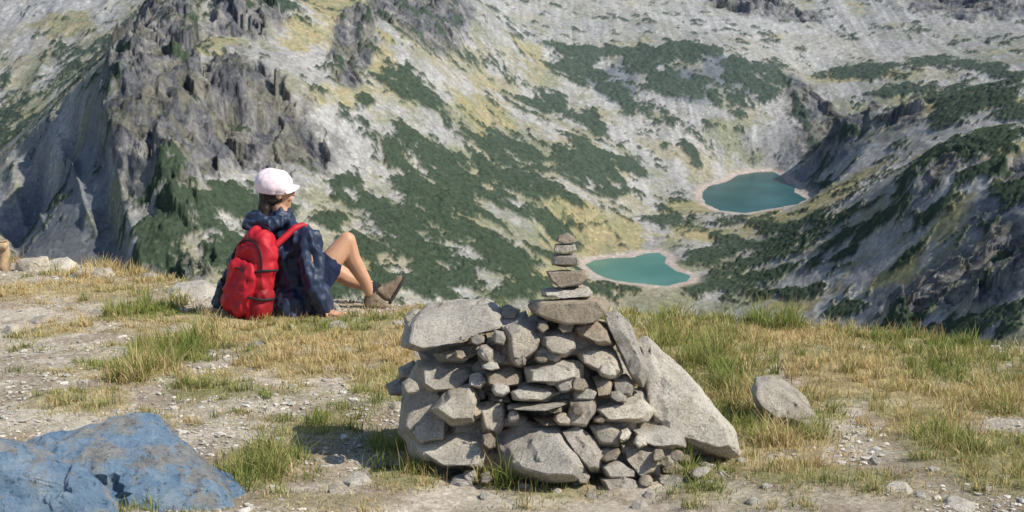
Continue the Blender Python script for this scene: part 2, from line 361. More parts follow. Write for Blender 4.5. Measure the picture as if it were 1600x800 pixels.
# ------------------------------------------------------------------ near ground
EX=[-40,-6,-4.2,-3,-2.3,-1.7,-.9,0,1,1.9,3,5,40]; EY=[16,12.6,11.6,10.7,10.0,9.45,9.05,8.75,8.45,7.9,7.1,6.2,5]
def yedge(x,y=None): return np.interp(x,EX,EY)+.25*(vn(x*1.3,x*0+3.3,9)-.5)
def gz(x,y):
    x=np.asarray(x,dtype=float); y=np.asarray(y,dtype=float)
    z=-.147*y+(fbm(x*.9,y*.9,3,201)-.5)*.09+(fbm(x*5,y*5,3,203)-.5)*.03
    d=np.maximum(0,y-yedge(x)+.25)
    return z-np.where(d<1,.42*d*d,.42+.84*(d-1))
def G(px,py):
    r=ratio_of(py); Yh=CZ/(r-.147)
    for k in range(6):
        u=(px-800)/FPX; v=(400-py)/FPX; x=u*Yh/(CP+v*SP)
        off=float((fbm(np.array(x*.9),np.array(Yh*.9),3,201)-.5)*.09+(fbm(np.array(x*5),np.array(Yh*5),3,203)-.5)*.03)
        Yh=(CZ-off)/(r-.147)
    return Vector((x,Yh,-.147*Yh+off))
GZ=[(60,392,110,16,1,.11,.3),(200,420,90,14,.9,.10,.35),(130,455,150,16,.8,.05,.35),(225,488,46,18,1,.08,.8),(330,500,140,16,.8,.045,.4),(450,520,140,22,.95,.05,.42),
(270,560,62,38,1.2,.12,.65),(310,608,60,24,.9,.05,.45),(130,630,95,24,.8,.045,.35),(480,560,140,38,1,.055,.48),(600,540,80,48,.95,.055,.42),(160,580,80,16,.6,.04,.35),(90,520,70,14,.6,.04,.35),
(400,732,62,34,1,.09,.5),(500,672,66,28,.85,.055,.5),(600,600,60,36,.95,.055,.42),(650,700,76,26,.9,.06,.55),(785,735,50,30,1.15,.10,.9),(640,750,60,18,.9,.06,.7),(210,790,90,14,.5,.05,.5),(500,785,120,14,.5,.035,.5),
(1080,500,130,26,1,.07,.35),(1220,525,150,34,1,.065,.3),(1400,560,200,40,1,.06,.32),(1560,590,120,56,1,.06,.35),(1100,570,90,50,1,.08,.55),(1180,650,110,56,1,.07,.6),(1050,640,60,60,.7,.06,.55),
(1350,600,110,38,.95,.05,.42),(1500,670,140,70,1,.055,.4),(1560,740,100,40,.85,.05,.4),(1220,730,100,34,.85,.045,.55),(1320,745,70,28,.75,.04,.5),(700,500,120,20,.7,.055,.35),(900,520,160,30,.8,.06,.35),(900,770,130,16,.8,.05,.7),(1090,770,60,16,.7,.045,.6),(1380,640,100,30,.6,.035,.4),(550,620,70,16,.6,.03,.4),(400,600,120,24,.6,.035,.4),(250,530,150,20,.55,.035,.4),
(1210,508,46,16,1.1,.12,.45),(540,505,60,14,.8,.055,.35),(1140,600,36,56,1.1,.12,.65),(1480,700,44,22,.95,.10,.5),(1580,640,36,26,.95,.10,.5),(1340,590,40,12,.95,.09,.6),(1420,520,50,10,.9,.08,.4),(1500,545,46,10,.9,.09,.4),(1300,650,30,10,.9,.07,.6),(1060,520,40,16,1,.12,.4),(1200,690,36,16,1,.09,.7),(650,745,40,14,1,.09,.8),(1090,740,40,14,.9,.07,.7)]
zones=[]
for (px,py,rx,ry,den,h,gr) in GZ:
    c=G(px,py); a=rx*c.y/FPX
    y1=G(px,max(py-ry,385)).y; y0=G(px,py+ry).y
    zones.append((c.x,(y1+y0)/2,a,max((y1-y0)/2,.08),den,h,gr))
def gfield(x,y):
    hh=np.full_like(x,.03); gg=np.full_like(x,.35); best=np.zeros_like(x)
    for (cx,cy,a,b,d,h,g) in zones:
        q=1.25-np.sqrt(((x-cx)/a)**2+((y-cy)/b)**2); q=np.clip(q*2,0,1)
        v=q*d*(1+(h>.075)*.15); m=v>best; hh=np.where(m,h,hh); gg=np.where(m,g,gg); best=np.maximum(best,v)
    best=np.minimum(best,1.2)
    nz_=fbm(x*2.6,y*2.6,5,301,.66)
    den=best*sstep(.34,.50,nz_+best*.10)
    den=np.maximum(den,.18*sstep(.48,.58,nz_))
    return den,hh,gg
xs=np.concatenate([np.linspace(-45,-5,30,endpoint=False),np.linspace(-5,4.6,560,endpoint=False),np.linspace(4.6,45,30)])
yn=np.concatenate([np.linspace(-12,3.2,30,endpoint=False),np.linspace(3.2,12.5,520,endpoint=False),np.linspace(12.5,65,50)])
Xn,Yn=np.meshgrid(xs,yn); xf=Xn.ravel(); yf=Yn.ravel(); zf=gz(xf,yf)
den,hh,gg=gfield(xf,yf)
zf=zf+den*.012+(vn(xf*28,yf*28,211)-.5)*.010*(1-den*.5)
nA=fbm(xf*1.5,yf*1.5,4,221); nB=fbm(xf*7,yf*7,4,223)
soil=mx(C(.42,.345,.26),C(.63,.555,.45),sstep(.38,.6,nA*.5+nB*.5))
dk=sstep(.5,1.6,xf)*sstep(5.0,4.5,yf); soil=mx(soil,C(.28,.22,.165),dk*.7)
turf=mx(C(.35,.29,.135),C(.49,.40,.205),sstep(.4,.6,nB)); turf=mx(turf,C(.25,.27,.11),sstep(.46,.62,fbm(xf*2.1,yf*2.1,3,227))*.6)
cg=mx(soil,turf,np.clip(den*.9,0,.85))
outside=sstep(12,16,yf); cg=mx(cg,C(.26,.24,.14),outside)
M_NEAR=mat_near()
me=mesh_np("ridge_ground",np.stack([xf,yf,zf],1),grid_quads(len(yn),len(xs)),cg)
add(me,"ridge_ground",M_NEAR,kind="structure",label="gravelly mountain ridge ground with dry turf",category="ground")
def blades(px_,py_,h,w,gr,lean):
    n=len(px_); z=gz(px_,py_)+.002
    ang=np.random.rand(n)*2*math.pi; wa=np.random.rand(n)*math.pi
    lx=np.cos(ang)*lean*h; ly=np.sin(ang)*lean*h
    dx=np.cos(wa)*w*.5; dy=np.sin(wa)*w*.5
    zt=h*np.sqrt(np.clip(1-lean**2,.15,1))
    b0=np.stack([px_-dx,py_-dy,z],1); b1=np.stack([px_+dx,py_+dy,z],1)
    m0=np.stack([px_+lx*.33-dx*.75,py_+ly*.33-dy*.75,z+zt*.58],1); m1=np.stack([px_+lx*.33+dx*.75,py_+ly*.33+dy*.75,z+zt*.58],1)
    t0=np.stack([px_+lx-dx*.1,py_+ly-dy*.1,z+zt],1); t1=np.stack([px_+lx+dx*.1,py_+ly+dy*.1,z+zt],1)
    V=np.stack([b0,b1,m1,m0,t1,t0],1).reshape(-1,3)
    base=np.arange(n)[:,None]*6
    Q=np.concatenate([base+np.array([[0,1,2,3]]),base+np.array([[3,2,4,5]])],1).reshape(-1,4)
    r=np.random.rand(n); g=np.clip(gr+(r-.5)*.7,0,1)
    straw=mx(C(.82,.66,.35),C(.52,.38,.18),np.random.rand(n)); green=mx(C(.17,.22,.055),C(.36,.39,.12),np.random.rand(n))
    c=mx(straw,green,sstep(.38,.68,g))
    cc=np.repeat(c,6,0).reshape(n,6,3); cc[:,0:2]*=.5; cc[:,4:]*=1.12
    return V,Q,cc.reshape(-1,3)
Ntry=52000
ty=3.7+np.random.rand(Ntry)*9.2; tx=(np.random.rand(Ntry)-.5)*2*(ty*.40+.1)
ok=ty<yedge(tx)+.55; tx=tx[ok]; ty=ty[ok]
d,h,g=gfield(tx,ty)
keep=np.random.rand(len(tx))<d*.75; tx=tx[keep];ty=ty[keep];h=h[keep];g=g[keep];d=d[keep]
inn=(np.abs(tx-.25)<.40)&(np.abs(ty-4.75)<.2); tx=tx[~inn];ty=ty[~inn];h=h[~inn];g=g[~inn];d=d[~inn]
big=np.random.rand(len(tx))>.88
nb=np.where(big,np.random.randint(24,46,len(tx)),np.random.randint(8,17,len(tx))); T=np.repeat(np.arange(len(tx)),nb)
hv=(.5+.8*np.random.rand(len(tx)))
hv=np.where(big,np.maximum(hv*1.3,.95),hv*.5)
rad=np.where(big,.020,.036)[T]
ox=np.random.randn(len(T)); oy=np.random.randn(len(T))
gx=tx[T]+ox*rad; gy=ty[T]+oy*rad
hb=h[T]*hv[T]*(.5+.7*np.random.rand(len(T)))
gb=g[T]+(fbm(tx*1.9,ty*1.9,2,401)[T]-.5)*1.6+np.where(big,.12,-.05)[T]+(np.random.rand(len(tx))[T]-.5)*.3
wid=.0034*(gy/5.0)**.8+.0005
V1,Q1,C1=blades(gx,gy,hb,wid,gb,np.clip(np.abs(np.random.randn(len(T)))*.55+.15,0,.95))
k=np.random.rand(len(tx))<.09; sx=np.repeat(tx[k],2)+np.random.randn(2*k.sum())*.03; sy=np.repeat(ty[k],2)+np.random.randn(2*k.sum())*.03
hs=np.repeat(h[k],2)*(1.0+1.0*np.random.rand(len(sx)))
V2,Q2,C2=blades(sx,sy,hs,.0024*(sy/5)**.8,np.full(len(sx),-.4),np.abs(np.random.randn(len(sx)))*.25)
C2=C2*np.array([[.8,.66,.58]])
V=np.concatenate([V1,V2]); Q=np.concatenate([Q1,Q2+len(V1)]); Cc=np.concatenate([C1,C2])
m=bpy.data.materials.new("dry_grass"); m.use_nodes=True; nt=m.node_tree; nt.nodes.remove(nt.nodes["Principled BSDF"])
a=nt.nodes.new("ShaderNodeAttribute"); a.attribute_name="Col"
df=nt.nodes.new("ShaderNodeBsdfDiffuse"); tr=nt.nodes.new("ShaderNodeBsdfTranslucent"); ms=nt.nodes.new("ShaderNodeMixShader"); ms.inputs[0].default_value=.28
nt.links.new(a.outputs["Color"],df.inputs[0]); nt.links.new(a.outputs["Color"],tr.inputs[0]); nt.links.new(df.outputs[0],ms.inputs[1]); nt.links.new(tr.outputs[0],ms.inputs[2])
nt.links.new(ms.outputs[0],nt.nodes["Material Output"].inputs[0])
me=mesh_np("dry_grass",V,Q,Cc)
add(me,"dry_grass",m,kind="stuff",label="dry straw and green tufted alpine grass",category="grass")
# ------------------------------------------------------------------ rocks
def finish_rock(bm,bev,maxe,amp,seed):
    bmesh.ops.bevel(bm,geom=bm.edges[:],offset=bev,segments=1,profile=.6,affect='EDGES',clamp_overlap=True)
    bmesh.ops.triangulate(bm,faces=bm.faces[:])
    for it in range(5):
        es=[e for e in bm.edges if e.calc_length()>maxe]
        if not es or len(bm.verts)>9000: break
        bmesh.ops.subdivide_edges(bm,edges=es,cuts=1); bmesh.ops.triangulate(bm,faces=bm.faces[:])
    bm.normal_update()
    o=Vector((seed*3.17,seed*1.3,seed*.7))
    ds=[]
    for v in bm.verts:
        p=v.co
        a=mn.fractal((p+o)*(2.2/maxe*.02+5),.9,2.1,3)*amp + (mn.ridged_multi_fractal((p+o)*22,.9,2.1,3,1,2)-1.2)*amp*.25
        dd,pp_=mn.voronoi((p+o)*(.12/maxe))
        a+=(mn.cell(pp_[0]*7.3)-.5)*amp*.8
        ds.append(v.normal*a)
    for v,dv in zip(bm.verts,ds): v.co+=dv
def to_me(bm,name,smooth=True,sharp=False):
    me=bpy.data.meshes.new(name); bm.to_mesh(me); bm.free()
    for p in me.polygons: p.use_smooth=smooth
    if sharp: me.set_sharp_from_angle(angle=math.radians(24))
    return me
def hull_rock(points,bev=.008,maxe=.02,amp=.008,seed=1,origin=None,diss=18):
    bm=bmesh.new()
    for p in points: bm.verts.new(p-origin if origin else p)
    r=bmesh.ops.convex_hull(bm,input=bm.verts[:])
    bmesh.ops.delete(bm,geom=[v for v in bm.verts if not v.link_faces],context='VERTS')
    bmesh.ops.dissolve_limit(bm,angle_limit=math.radians(diss),verts=bm.verts[:],edges=bm.edges[:])
    finish_rock(bm,bev,maxe,amp,seed)
    return bm
def outline_points(ol,Y,th,rng,front=.80,grow=1.03,lean=0.0,proud=True):
    cx=sum(p[0] for p in ol)/len(ol); cy=sum(p[1] for p in ol)/len(ol)
    hgt=max(p[1] for p in ol)-min(p[1] for p in ol)
    pts=[]
    tilt=rng.uniform(-.5,.6); tv=rng.uniform(-.2,.3)
    wdt=max(p[0] for p in ol)-min(p[0] for p in ol)
    for (x,y) in ol:
        Yl=Y+lean*(cy-y)/hgt
        gx_=cx+(x-cx)*grow; gy_=cy+(y-cy)*grow
        pts.append(W(gx_,gy_,Yl+rng.uniform(-.08,.08)*th))
        fs=front+rng.uniform(-.12,.06)
        up=.12 if y<cy else 0
        pts.append(W(cx+(x-cx)*fs,cy+(y-cy)*fs+hgt*up,Yl-th*.5*(.95+tilt*(x-cx)/wdt+tv*(y-cy)/hgt)))
        bs=front+rng.uniform(-.12,.05)
        pts.append(W(cx+(x-cx)*bs,cy+(y-cy)*bs-hgt*.02,Yl+th*.5*rng.uniform(.8,1.1)))
    return pts
STO=[
([(869,377),(871,368),(887,362),(898,370),(900,379),(884,382)],4.80,.08,2),
([(863,391),(867,379),(899,380),(903,392),(888,396),(866,395)],4.80,.10,0),
([(861,406),(863,396),(884,394),(905,397),(908,408),(905,416),(880,418),(862,415)],4.80,.12,0),
([(856,440),(851,421),(880,417),(921,420),(923,431),(908,449),(875,452)],4.80,.19,2),
([(841,450),(870,446),(920,444),(929,457),(925,466),(880,469),(845,465)],4.80,.22,1),
([(821,476),(838,464),(940,464),(958,476),(955,490),(930,508),(880,512),(830,494)],4.78,.30,2),
([(823,473),(835,467),(850,468),(845,476)],4.78,.08,1),
([(626,542),(633,505),(664,488),(668,469),(700,466),(765,467),(782,482),(787,512),(755,522),(700,543),(655,550)],4.84,.24,1),
([(676,552),(757,522),(762,545),(725,566),(688,567)],4.80,.2,0),
([(630,495),(645,482),(668,486),(664,502),(632,506)],5.0,.12,0),
([(780,484),(795,476),(812,484),(808,500),(785,500)],4.86,.09,2),
([(800,492),(822,484),(830,500),(815,510),(800,506)],4.84,.08,0),
([(822,500),(838,487),(858,506),(850,520),(828,516)],4.80,.1,0),
([(791,512),(812,500),(840,508),(849,524),(838,552),(815,572),(795,567)],4.70,.18,0),
([(847,520),(872,511),(898,517),(900,545),(882,557),(860,552),(848,540)],4.69,.17,0),
([(892,505),(930,497),(952,510),(958,538),(935,541),(905,525)],4.74,.2,2),
([(900,543),(925,537),(960,545),(973,580),(960,593),(925,577),(903,560)],4.68,.17,0),
([(945,492),(966,485),(985,512),(1011,578),(1003,602),(988,592),(962,545)],4.70,.16,1),
([(996,545),(1014,535),(1060,572),(1102,620),(1142,672),(1152,705),(1135,715),(1062,695),(1008,650),(998,590)],4.76,.30,1),
([(832,545),(850,541),(876,556),(870,566),(840,560)],4.66,.1,1),
([(820,572),(858,561),(908,565),(907,592),(872,603),(824,600)],4.64,.2,1),
([(747,553),(775,543),(797,550),(795,568),(755,570)],4.72,.14,0),
([(756,577),(795,570),(820,578),(816,604),(778,610),(757,602)],4.67,.18,2),
([(735,572),(752,560),(762,578),(757,600),(738,600)],4.72,.1,0),
([(655,566),(700,560),(738,566),(744,588),(715,612),(672,618),(657,600)],4.76,.22,0),
([(794,610),(820,598),(858,600),(873,614),(850,628),(803,625)],4.61,.18,1),
([(790,629),(835,624),(884,622),(886,634),(850,645),(795,642)],4.59,.2,0),
([(924,588),(945,583),(957,598),(953,622),(932,624)],4.64,.14,2),
([(956,590),(978,585),(992,600),(986,619),(960,621)],4.66,.14,0),
([(893,606),(915,601),(936,610),(930,627),(898,625)],4.62,.12,1),
([(929,637),(958,622),(1000,621),(1023,643),(1010,660),(945,661)],4.60,.2,1),
([(890,626),(927,622),(931,642),(915,668),(887,664)],4.57,.15,0),
([(986,668),(1040,661),(1072,674),(1070,700),(1030,702),(995,692)],4.60,.22,1),
([(917,660),(945,655),(970,668),(966,697),(935,696)],4.56,.16,0),
([(879,675),(903,667),(930,685),(941,712),(938,737),(922,738),(893,708)],4.49,.16,0),
([(774,684),(818,659),(870,667),(898,700),(914,730),(902,750),(850,752),(800,738)],4.52,.30,1),
([(834,652),(865,645),(892,648),(888,664),(850,668)],4.58,.14,2),
([(746,630),(785,626),(795,652),(778,682),(756,674)],4.60,.16,0),
([(783,650),(805,642),(826,652),(815,668),(785,667)],4.58,.1,0),
([(672,640),(700,606),(735,598),(748,622),(742,660),(705,664)],4.60,.22,0),
([(626,672),(632,610),(648,578),(668,562),(695,590),(712,640),(700,700),(655,706)],4.80,.36,0),
([(636,662),(690,650),(750,668),(770,700),(755,736),(690,736),(646,708)],4.68,.34,1),
([(604,600),(625,588),(645,596),(643,618),(610,617)],4.95,.14,0),
([(622,575),(645,563),(662,575),(650,596),(625,592)],4.95,.14,0),
([(735,600),(757,604),(760,625),(740,630)],4.70,.12,2),
([(760,608),(795,610),(800,630),(765,630)],4.66,.12,0),
([(968,690),(990,683),(1028,703),(1028,742),(1002,754),(973,722)],4.53,.18,0),
([(938,725),(965,716),(1000,730),(998,750),(950,748)],4.48,.16,1),
([(936,745),(975,742),(1002,756),(992,771),(945,770)],4.42,.14,0),
([(1030,748),(1058,739),(1090,754),(1090,773),(1050,780),(1033,770)],4.42,.13,1),
([(1034,706),(1055,699),(1082,708),(1080,722),(1040,722)],4.62,.1,2),
([(1080,712),(1105,707),(1130,718),(1125,732),(1085,730)],4.72,.1,0),
([(928,702),(950,697),(968,706),(962,720),(932,718)],4.50,.1,0),
([(1028,722),(1055,722),(1072,733),(1060,745),(1030,742)],4.55,.1,2),
([(975,640),(1000,650),(1040,655),(1050,668),(985,668)],4.68,.12,2),
([(985,610),(1005,605),(1018,630),(1000,640)],4.72,.12,0),
([(1062,690),(1085,690),(1095,710),(1070,716)],4.70,.1,0),
([(700,560),(860,520),(940,520),(960,600),(820,640),(690,620)],4.81,.26,0),
([(820,600),(960,580),(1010,640),(990,700),(840,690)],4.71,.26,0),
([(690,620),(800,600),(860,660),(800,735),(700,725)],4.74,.28,0),
([(900,660),(1040,650),(1060,735),(950,750)],4.64,.24,0),
([(820,500),(940,500),(960,560),(840,570)],4.80,.26,0),
([(780,500),(840,500),(850,580),(770,575)],4.80,.2,0),
([(655,545),(770,530),(790,600),(680,600)],4.91,.22,0),
([(740,700),(800,690),(820,745),(745,745)],4.60,.2,2),
([(1000,600),(1060,640),(1080,720),(1010,720)],4.80,.2,0),
]
rc=random.Random(19)
CH=[(760,552),(812,560),(846,560),(905,600),(882,602),(948,578),(783,608),(802,650),(866,640),(905,640),(938,655),(975,680),(1000,690),(955,712),(1028,712),(745,640),(765,690),(1010,752),(848,510),(884,510),(765,572),(640,605),(965,620),(1058,712),(910,745),(720,555),(745,530),(878,655),(1092,738),(780,528),(745,595),(760,748),(735,742)]
for (cx,cy) in CH:
    n=rc.randint(5,7); w_=rc.uniform(11,18); h_=rc.uniform(9,14); a0=rc.random()*6; rt=rc.uniform(-.6,.6)
    ol=[]
    for k in range(n):
        a_=a0+k*2*math.pi/n; x=math.cos(a_)*w_*rc.uniform(.8,1.1); y=math.sin(a_)*h_*rc.uniform(.8,1.1)
        ol.append((cx+x*math.cos(rt)-y*math.sin(rt),cy+x*math.sin(rt)+y*math.cos(rt)))
    Yc=4.75-.0011*(cy-470)*1.05-.02
    if cx<760: Yc+=.04
    STO.append((ol,Yc,.09,rc.choice([0,0,1,2])))
base=G(880,735); base.y=4.75; base.z=float(gz(base.x,4.75))
cairn=add(None,"cairn",label="piled cairn of grey granite stones with small stack on top",category="cairn"); cairn.location=base
mats=[M_GR,M_GRP,M_GRB]
rng=random.Random(8)
STO=STO[:99]
for i,(ol,Yc,th,mi) in enumerate(STO):
    sz=max((p[0] for p in ol))-min((p[0] for p in ol))
    fr,le,am=.82,.30*th,1
    if i<7: fr,le,am=.88,.05*th,.7
    if i==7: fr,le,am=.88,.20,.9
    if i==18: fr,le,am=.86,.14,1
    if i in (35,41,40): fr,le,am=.82,.16,.9
    pts=outline_points(ol,Yc,th,rng,front=fr,grow=1.11 if i>7 else 1.01,lean=le)
    c=sum(pts,Vector())/len(pts)
    bm=hull_rock(pts,bev=.0018+.00003*sz,maxe=.009+.00009*sz,amp=(.0018+.00005*sz)*am,seed=i+1,origin=c,diss=14)
    me=to_me(bm,"stone",sharp=True); o=bpy.data.objects.new("stone",me); COL.objects.link(o); me.materials.append(mats[mi])
    o.location=c-base; o.parent=cairn
def gstone(name,px,py,wpx,hpx,depth,mat,label,category,seed,bury=.25,npt=14,group=None,yaw=None):
    c=G(px,py); k=c.y/FPX*1.03
    a=wpx*k*.5; hh_=hpx*k; r=random.Random(seed)
    pts=[]
    for j in range(npt):
        th=j/npt*2*math.pi+r.uniform(-.2,.2); lv=r.choice([-.1,.25,.6,.95]); s=1.0 if lv<.5 else r.uniform(.45,.9)
        pts.append(Vector((math.cos(th)*a*s,math.sin(th)*depth*.5*s,lv*hh_)))
    pts+= [Vector((a*.45,0,hh_)),Vector((-a*.5,depth*.1,hh_*.9)),Vector((0,depth*.25,hh_)),Vector((-a*.9,0,-.1*hh_)),Vector((a*.95,0,-.1*hh_)),Vector((0,-depth*.5,-.1*hh_))]
    bm=hull_rock(pts,bev=min(a,hh_)*.04,maxe=max(.012,a*.14),amp=min(a,hh_)*.06,seed=seed)
    me=to_me(bm,name,sharp=True); cc=Vector((c.x,c.y+depth*.4,0)); cc.z=float(gz(cc.x,cc.y))-hh_*bury*.3
    o=add(me,name,mat); o.location=cc; o["label"]=label; o["category"]=category
    if group: o["group"]=group
    return o
def bighull(name,ol,Y,th,mat,label,seed,front=.7,amp=.022,lean=0,maxe=.025,diss=14,extra=(),bev=.005):
    rg=random.Random(seed); pts=outline_points(ol,Y,th,rg,front=front,grow=1.0,lean=lean)+[W(*e) for e in extra]
    c=sum(pts,Vector())/len(pts)
    bm=hull_rock(pts,bev=bev,maxe=maxe,amp=amp,seed=seed,origin=c,diss=diss); me=to_me(bm,name,sharp=True); o=add(me,name,mat); o.location=c
    o["label"]=label; o["category"]="rock"; return o
bighull("painted_boulder",[(10,702),(70,668),(150,650),(232,643),(262,656),(330,706),(385,765),(425,830),(360,900),(60,920),(-20,800)],4.32,.5,M_BLUE,"large boulder with worn light blue paint on gravel",11,front=.80,amp=.018,lean=.22,maxe=.02,diss=14,bev=.012)
bighull("painted_boulder",[(-120,705),(-20,686),(55,694),(110,714),(162,746),(182,774),(184,860),(60,930),(-120,920)],3.86,.30,M_BLUE,"smaller boulder coated in worn blue paint",12,front=.80,amp=.014,lean=.08,maxe=.018,diss=14,bev=.010)
bighull("boulder",[(1170,606),(1176,588),(1202,585),(1232,597),(1262,622),(1277,648),(1268,664),(1215,660),(1180,636)],5.42,.24,M_GR,"granite boulder tilted in dry grass",21,.84,.007,.08,.014)
bighull("boulder",[(1197,650),(1230,640),(1268,655),(1270,674),(1225,680),(1198,670)],5.32,.16,M_GRB,"low brown rock under a tilted boulder",22,.84,.004,0,.014)
BS=[(45,424,66,24,.25),(92,420,64,20,.25),(140,437,80,18,.22),(226,440,36,12,.14),(298,466,92,18,.35),(525,517,46,12,.16),(520,490,30,14,.1),(350,492,30,10,.1),(450,516,20,10,.06),(400,545,40,12,.1),(1408,772,50,14,.1),(1505,800,60,14,.14),(1525,625,18,14,.05),(545,555,26,8,.08),(15,522,30,14,.12),(60,505,36,9,.1),(690,742,50,20,.15),(720,762,44,14,.12),(520,775,26,12,.07),(555,760,50,12,.14),(655,560,30,12,.08),(330,555,20,8,.06),(1370,725,24,10,.06),(1440,780,22,9,.05),(1330,690,26,8,.06),(1250,690,20,8,.05),(620,515,26,9,.08),(575,545,20,8,.06),(80,660,18,7,.04),(420,645,24,8,.06),(330,650,18,6,.05),(250,520,16,6,.05),(150,490,22,7,.07),(1130,745,22,8,.05),(870,775,22,9,.05),(760,780,24,9,.05),(610,690,20,9,.05),(1000,795,30,10,.06),(1180,790,26,10,.06),(820,768,26,11,.06),(850,758,20,9,.05),(900,762,24,10,.05),(925,782,28,10,.06),(1015,778,24,10,.05),(1110,762,24,9,.05),(1105,735,30,12,.06),(660,722,26,11,.06),(780,762,18,8,.04),(1160,728,26,11,.06),(590,735,22,8,.05),(620,640,26,10,.07),(480,700,18,7,.04),(1290,720,20,8,.05),(1460,740,24,9,.05),(1550,770,26,9,.06),(1200,765,20,8,.04)]
for i,(px,py,wp,hp_,dp) in enumerate(BS):
    big=wp>45
    gstone("boulder" if big else "loose_stone",px,py,wp,hp_,dp,M_GRP if i%3 else M_GR,"pale granite boulder half sunk in ridge grass" if big else "small pale granite stone lying on gravelly ground","rock" if big else "stone",50+i,group=None if big else "loose stones on the ridge ground")
# gravel
bases=[]
for s in range(8):
    bm=bmesh.new(); bmesh.ops.create_icosphere(bm,subdivisions=1,radius=1)
    r=random.Random(s)
    for v in bm.verts: v.co=v.co*r.uniform(.55,1.2); v.co.z*=.45
    bm.verts.ensure_lookup_table()
    bases.append((np.array([v.co[:] for v in bm.verts]),np.array([[v.index for v in f.verts] for f in bm.faces]))); bm.free()
NG=38000
gy_=3.75+np.random.rand(NG)**1.5*7.5; gx_=(np.random.rand(NG)-.5)*2*(gy_*.40)
dn,_,_=gfield(gx_,gy_); pebn=fbm(gx_*1.2,gy_*1.2,3,501)
keep=(np.random.rand(NG)<(1-dn)*sstep(.32,.60,pebn))&(gy_<yedge(gx_)+.1); gx_=gx_[keep]; gy_=gy_[keep]
Vs=[];Fs=[];Cs=[];off=0
zz=gz(gx_,gy_)
for i in range(len(gx_)):
    bv,bf=bases[i%8]; s=.0024+.012*random.random()**4.6*(1.7 if random.random()<.1 else 1)+.001; a=random.random()*6.28
    ca,sa=math.cos(a),math.sin(a); sx=s*random.uniform(.8,1.6)
    x=bv[:,0]*sx; y=bv[:,1]*s
    Vs.append(np.stack([gx_[i]+x*ca-y*sa,gy_[i]+x*sa+y*ca,zz[i]+bv[:,2]*s+s*.1+.004],1)); Fs.append(bf+off); off+=len(bv)
    t=random.random(); Cs.append(np.tile(np.array([.36+.34*t,.33+.315*t,.28+.285*t]),(len(bv),1)))
m,nt,b=newmat("gravel_stone",.9,.2); a=nt.nodes.new("ShaderNodeAttribute"); a.attribute_name="Col"
n=nz(nt,120,3,.6,geoco(nt)); r=ramp(nt,n.outputs[0],[(.3,(.7,.7,.7)),(.7,(1.2,1.2,1.2))]); nt.links.new(mix(nt,a.outputs["Color"],r.outputs[0],.8,'MULTIPLY'),b.inputs["Base Color"])
me=mesh_np("gravel",np.concatenate(Vs),np.concatenate(Fs),np.concatenate(Cs),smooth=False,nper=3)
add(me,"gravel",m,kind="stuff",label="loose pale granite gravel scattered on bare soil",category="gravel")
# ------------------------------------------------------------------ wooden post
pp=G(6,424)
post=add(None,"wooden_post",label="weathered wooden post with cut top in grass",category="post"); post.location=pp
M_WOOD=mat_simple("weathered_wood",(.42,.30,.18),.85,.2,.35,14,.6,.01)
def tube_me(name,pts,radii,seg=12,cap=True):
    bm=bmesh.new(); rings=[]
    for i,(p,r) in enumerate(zip(pts,radii)):
        p=Vector(p); d=(Vector(pts[min(i+1,len(pts)-1)])-Vector(pts[max(i-1,0)])).normalized()
        q=d.to_track_quat('Z','Y'); rings.append([bm.verts.new(p+q@Vector((math.cos(a)*r,math.sin(a)*r,0))) for a in [2*math.pi*k/seg for k in range(seg)]])
    for a,b_ in zip(rings,rings[1:]):
        for k in range(seg): bm.faces.new((a[k],a[(k+1)%seg],b_[(k+1)%seg],b_[k]))
    if cap: bm.faces.new(rings[0][::-1]); bm.faces.new(rings[-1])
    return to_me(bm,name)
o=bpy.data.objects.new("shaft",tube_me("shaft",[(0,0,-.1),(0,0,.05),(.004,0,.15),(.0,0,.235),(0,0,.25)],[.05,.048,.05,.047,.04],16)); o.data.materials.append(M_WOOD); COL.objects.link(o); o.parent=post
o=bpy.data.objects.new("crossbar",tube_me("crossbar",[(-.5,.03,.17),(-.2,.0,.20),(.035,-.045,.215),(.045,-.047,.215)],[.03,.03,.028,.024],12)); o.data.materials.append(M_WOOD); COL.objects.link(o); o.parent=post
# ------------------------------------------------------------------ hiker
O=G(452,488); O.z=float(gz(O.x,O.y))
Fv=Vector((.6,.8,0)); Rv=Vector((.8,-.6,0)); Up=Vector((0,0,1))
def ball(bm,c,r,sc_=(1,1,1),rot=None,sub=2):
    M=Matrix.Translation(Vector(c))@((rot.to_4x4()) if rot else Matrix.Identity(4))@Matrix.Diagonal((r*sc_[0],r*sc_[1],r*sc_[2],1))
    bmesh.ops.create_icosphere(bm,subdivisions=sub,radius=1,matrix=M)
def chain(bm,pts,rad,sub=2):
    for i in range(len(pts)-1):
        a=Vector(pts[i]); b_=Vector(pts[i+1]); L=(b_-a).length; n=max(2,int(L/(min(rad[i],rad[i+1])*.28)))
        for k in range(n+1):
            t=k/n; ball(bm,a.lerp(b_,t),rad[i]*(1-t)+rad[i+1]*t,sub=sub)
def axes(x,y,z): return Matrix((x,y,z)).transposed()
AX=axes(Rv,Fv,Up)
def box(bm,c,size,rot):
    bmesh.ops.create_cube(bm,size=1,matrix=Matrix.Translation(Vector(c))@rot.to_4x4()@Matrix.Diagonal((size[0],size[1],size[2],1)))
